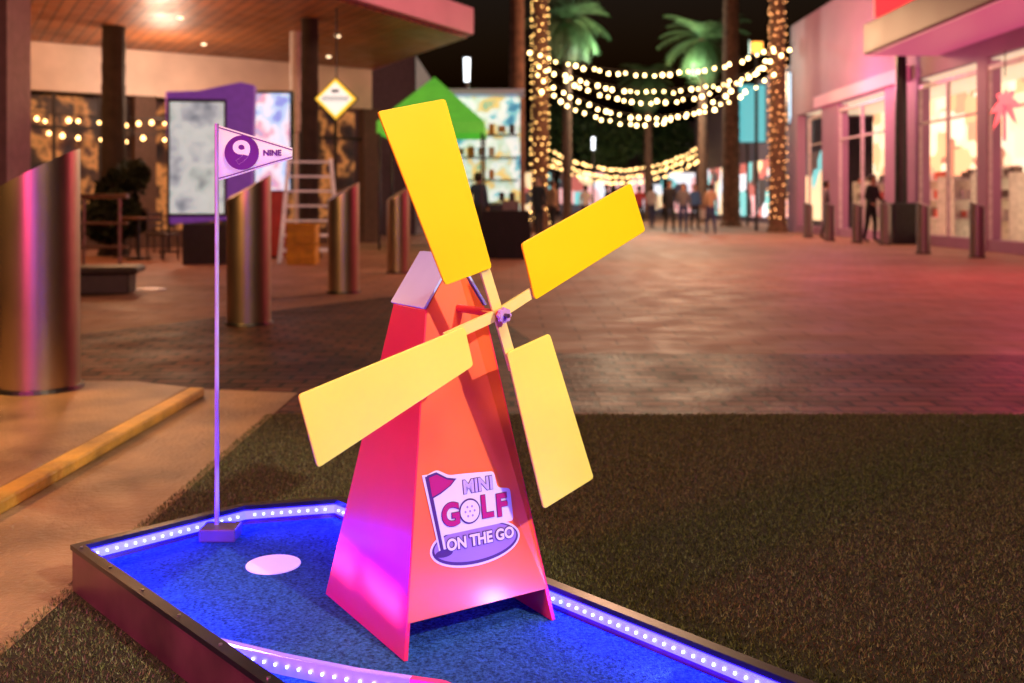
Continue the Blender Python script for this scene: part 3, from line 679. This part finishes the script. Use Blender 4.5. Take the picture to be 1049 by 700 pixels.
MB().tube((.1,-1.1,1.0),(-1.7,-1.1,2.0),.03,n=8).tube((.1,-1.1,0),(.1,-1.1,1.0),.025,n=8).tube((-.8,-1.1,.5),(-.8,-1.1,1.5),.025,n=8).tube((-1.6,-1.1,.9),(-1.6,-1.1,1.95),.025,n=8).tube((.1,-1.1,.55),(-1.7,-1.1,1.55),.018,n=8).obj('handrail',MATS['rail_metal'],st2)
ct=thing('cafe_table','small round cafe table with a single stem','table',(-6.6,17.6,0),group='cafe tables under the canopy')
MB().tube((0,0,.72),(0,0,.75),.36,n=24).obj('top',M('table_wood',(.2,.09,.05),.4),ct)
MB().tube((0,0,0),(0,0,.72),.03,n=8).tube((0,0,0),(0,0,.03),.22,n=20).obj('stem',m_black,ct)
for X,Y in((-5.6,19.3),(-7.0,20.3)): copy_tree(ct,(X,Y,0))
ch=thing('cafe_chair','slim dark cafe chair with slatted back','chair',(-6.1,17.4,0),1.2,group='cafe chairs under the canopy')
cc=MB(); cc.box((0,0,.45),(.42,.42,.04))
for a_ in(-1,1):
    for b_2 in(-1,1): cc.tube((a_*.18,b_2*.18,0),(a_*.18,b_2*.18,.45 if b_2<0 else .88),.017,n=6)
for z in(.6,.7,.8): cc.box((0,.18,z),(.36,.02,.05))
cc.obj('frame',M('chair_dark',(.05,.035,.03),.5),ch)
for X,Y,a_ in((-5.1,19.2,1.9),(-6.1,19.5,4.4),(-7.5,20.2,.7)): copy_tree(ch,(X,Y,0),rz=a_)

# ---------------------------------------------------------------- people
m_skin=M('skin',(.45,.25,.17),.5,noise=.08); m_hair=M('hair_dark',(.03,.02,.015),.6)
def person(px,py,label,top,bot,rz=0,hgt=1.72,stride=.12,bag=False,armf=0,bend=0):
    X,Y=gp(px,py); t=thing('person',label,'person',(X,Y,0),rz)
    k=hgt/1.75
    Vt=[(0,0,.95),(0,-bend*.3,1.15),(0,-bend*.8,1.36-bend*.15),(0,-bend*1.15,1.49-bend*.2),(0,-.01-bend*1.3,1.57-bend*.25),(0,-.02-bend*1.5,1.65-bend*.3),(0,-bend*1.5,1.72-bend*.3),
        (.165,-bend*.9,1.42-bend*.15),(.225,.03-armf*.1-bend,1.14),(.215,-.06-armf*.3-bend,.92+armf*.2),(.21,-.09-armf*.38-bend,.84+armf*.22),
        (-.165,-bend*.9,1.42-bend*.15),(-.225,.04-bend,1.14),(-.235,-.03-armf*.25-bend,.90+armf*.2),(-.21,-.06-armf*.33-bend,.82+armf*.22),
        (.09,0,.90),(.10,-stride*.6,.50),(.10,-stride*.9+.05,.09),(.10,-stride*.9-.11,.04),
        (-.09,0,.90),(-.10,stride*.3,.50),(-.10,stride*1.3,.10),(-.10,stride*1.3-.15,.04)]
    Rr=[.12,.115,.135,.055,.075,.088,.06,.062,.046,.033,.036,.062,.046,.033,.036,.088,.062,.042,.036,.088,.062,.042,.036]
    Ed=[(0,1),(1,2),(2,3),(3,4),(4,5),(5,6),(2,7),(7,8),(8,9),(9,10),(2,11),(11,12),(12,13),(13,14),(0,15),(15,16),(16,17),(17,18),(0,19),(19,20),(20,21),(21,22)]
    me=bpy.data.meshes.new('skel'); me.from_pydata([tuple(c*k for c in v) for v in Vt],Ed,[]); o=bpy.data.objects.new('skel',me); C.objects.link(o)
    o.modifiers.new('Skin','SKIN'); sub=o.modifiers.new('s','SUBSURF'); sub.levels=1; sub.render_levels=1
    for i,sv in enumerate(me.skin_vertices[0].data):
        r=Rr[i]*k; sv.radius=(r*(1.25 if i in(0,1,2) else 1),r*(.85 if i in(0,1,2) else 1)); sv.use_root=(i==0)
    dg=bpy.context.evaluated_depsgraph_get(); dg.update()
    m2=bpy.data.meshes.new_from_object(o.evaluated_get(dg)); bpy.data.objects.remove(o)
    m2.materials.clear()
    for mm in(top,bot,m_skin,m_black): m2.materials.append(mm)
    for p in m2.polygons:
        c=p.center/k; mi=0
        if c.z>1.48-bend*.2: mi=2
        elif abs(c.x)>.17 and c.z<.93+armf*.15 : mi=2
        elif c.z<.10: mi=3
        elif c.z<.98: mi=1
        p.material_index=mi; p.use_smooth=True
    b=bpy.data.objects.new('body',m2); C.objects.link(b); b.parent=t
    hm=bmesh.new(); bmesh.ops.create_icosphere(hm,subdivisions=2,radius=.108*k)
    for v in hm.verts:
        if v.co.y<-.03 and v.co.z<.04: v.co.y=-.03; 
        if v.co.z<0: v.co.z*=1.2
    hme=bpy.data.meshes.new('hair'); hm.to_mesh(hme); hm.free(); hme.materials.append(m_hair)
    for p in hme.polygons:p.use_smooth=True
    ho=bpy.data.objects.new('hair',hme); C.objects.link(ho); ho.location=(0,(.02-bend*1.5)*k,(1.665-bend*.3)*k); ho.parent=t
    if bag:
        MB().box((.3*k,-.05,.62*k),(.1,.3,.34)).obj('shopping_bag',M('bag_white',(.6,.55,.55),.6),t,bevel=.01)
def cloth(n,c): return M('cloth_'+n,c,.8,noise=.15)
bk=cloth('black',(.02,.02,.025)); nv=cloth('navy',(.03,.04,.12)); wt=cloth('white',(.6,.57,.55)); rd=cloth('red',(.4,.04,.05)); gy=cloth('grey',(.16,.15,.16)); bl_=cloth('blue',(.06,.16,.4)); tn=cloth('tan',(.38,.25,.15))
person(686,238,'person walking in dark jacket and black trousers',bk,bk,.1,1.78,.2)
person(700,239,'person walking in grey top and dark trousers',gy,nv,-.2,1.65,.15)
person(655,236,'person walking in red top and black trousers',rd,bk,3.0,1.62,.18)
person(668,234,'person standing in white shirt and blue trousers',wt,nv,2.6,1.7)
person(712,236,'person in blue top carrying a shopping bag',bl_,bk,.4,1.68,.1,bag=True)
person(728,240,'person in tan jacket walking in the promenade',tn,nv,3.2,1.6,.2)
person(622,235,'person in dark clothes standing at the end',bk,nv,1.2,1.7)
person(552,246,'person in black top standing near a palm',bk,bk,-.7,1.72,.05)
person(566,243,'person in tan jacket standing near a palm',tn,bk,2.2,1.66,.1)
person(600,236,'person in white top walking away',wt,bk,3.1,1.65,.2)
person(892,249,'person in black coat looking down beside a bollard',bk,bk,.6,1.72,.10,armf=.55,bend=.05)
person(847,246,'person in dark clothes standing in front of a shop',gy,bk,1.2,1.6)
person(490,252,'person in dark clothes beside a market stall',nv,bk,2.8,1.7,.05)

# ---------------------------------------------------------------- lights
def lamp(kind,name,loc,power,col,size=.3,target=None,angle=None,blend=.5,sy=None,spread=None):
    l=bpy.data.lights.new(name,kind); l.energy=power; l.color=col
    if kind=='AREA':
        l.size=size
        if sy: l.shape='RECTANGLE'; l.size_y=sy
        if spread: l.spread=math.radians(spread)
    else: l.shadow_soft_size=size
    if kind=='SPOT': l.spot_size=math.radians(angle); l.spot_blend=blend
    o=bpy.data.objects.new(name,l); C.objects.link(o); o.location=loc
    if target is not None: o.rotation_euler=(Vector(target)-Vector(loc)).to_track_quat('-Z','Y').to_euler()
    return o
lamp('SPOT','key_spot',(2.6,-.6,3.0),740,(1,.86,.66),.04,(-.05,2.1,.78),20,.6)
lamp('SPOT','red_fill',(3.4,.6,1.3),75,(1,.02,.08),.5,(-.05,2.1,.45),24,.8)  # added red fill for the shaded front panel, no sign here
lamp('AREA','pink_fill',(-3.0,-.2,1.6),88,(1,.06,.34),.6,(-.3,2.3,.4))  # added pink fill for the left panel, no shop on this side
lamp('AREA','violet_glow',(-1.3,-1.0,.9),20,(.30,.10,1),.2,(-2.4,5,.7))
# added lamps hidden under the rim for the pale band on the lower tower
lamp('AREA','band_fill',(.355,1.935,.108),.13,(.9,.62,1),.05,(-.04,2.12,.16),sy=.008,spread=100)
lc=ns(.948,-1.87); lt=Vector(lc)+N*.35
lamp('AREA','band_fill',(lc[0],lc[1],.106),.6,(.80,.66,1),.40,(lt.x,lt.y,.17),sy=.006,spread=17)
lamp('POINT','sodium_lamp',(-3.6,4.3,2.2),250,(1,.50,.12),.12)
lamp('POINT','cafe_lamp',(-6,16,3.0),150,(1,.43,.14),.3)
lamp('POINT','cafe_lamp',(-10,17,3.0),160,(1,.41,.15),.3)
lamp('POINT','cafe_lamp',(-7,20.0,3.4),190,(1,.66,.46),.3)
lamp('POINT','plaza_lamp',(1.4,15,6),680,(1,.48,.28),.4)
lamp('POINT','plaza_lamp',(5,28,5.6),1450,(1,.52,.26),.4)
lamp('POINT','shop_lamp',(7.2,12.5,3.2),460,(1,.06,.18),.4)
lamp('POINT','shop_lamp',(8.4,27,4.2),280,(1,.2,.42),.4)
lamp('POINT','promenade_lamp',(6,48,6.5),1500,(1,.6,.35),.4)
lamp('POINT','palm_lamp',(4.6,45.5,8),900,(.8,1,.8),.3)
lamp('POINT','palm_lamp',(8.3,48,7.5),900,(.8,1,.85),.3)
lamp('AREA','lawn_glow',(.9,.4,3.6),88,(1,.70,.44),.8,(.6,3,0))
w=bpy.data.worlds.new('World'); S.world=w; w.use_nodes=True; nt=w.node_tree; bg=nt.nodes['Background']
sk=nt.nodes.new('ShaderNodeTexSky'); sk.sky_type='NISHITA'; sk.sun_disc=False; sk.sun_elevation=math.radians(-3); sk.sun_rotation=math.radians(200)
nt.links.new(sk.outputs['Color'],bg.inputs['Color']); bg.inputs['Strength'].default_value=.2
sun=bpy.data.lights.new('moon_light','SUN'); sun.energy=.02; sun.angle=math.radians(.5); sun.color=(.8,.85,1)
so=bpy.data.objects.new('moon_light',sun); C.objects.link(so); so.rotation_euler=(math.radians(50),0,math.radians(200))
cam=bpy.data.cameras.new('Camera'); co=bpy.data.objects.new('Camera',cam); C.objects.link(co); S.camera=co
co.location=(0,0,1.0); co.rotation_euler=(math.pi/2,0,0); cam.lens=35; cam.sensor_width=36; cam.shift_y=-142/1049
cam.clip_end=600; cam.dof.use_dof=True; cam.dof.focus_distance=2.15; cam.dof.aperture_fstop=3.2
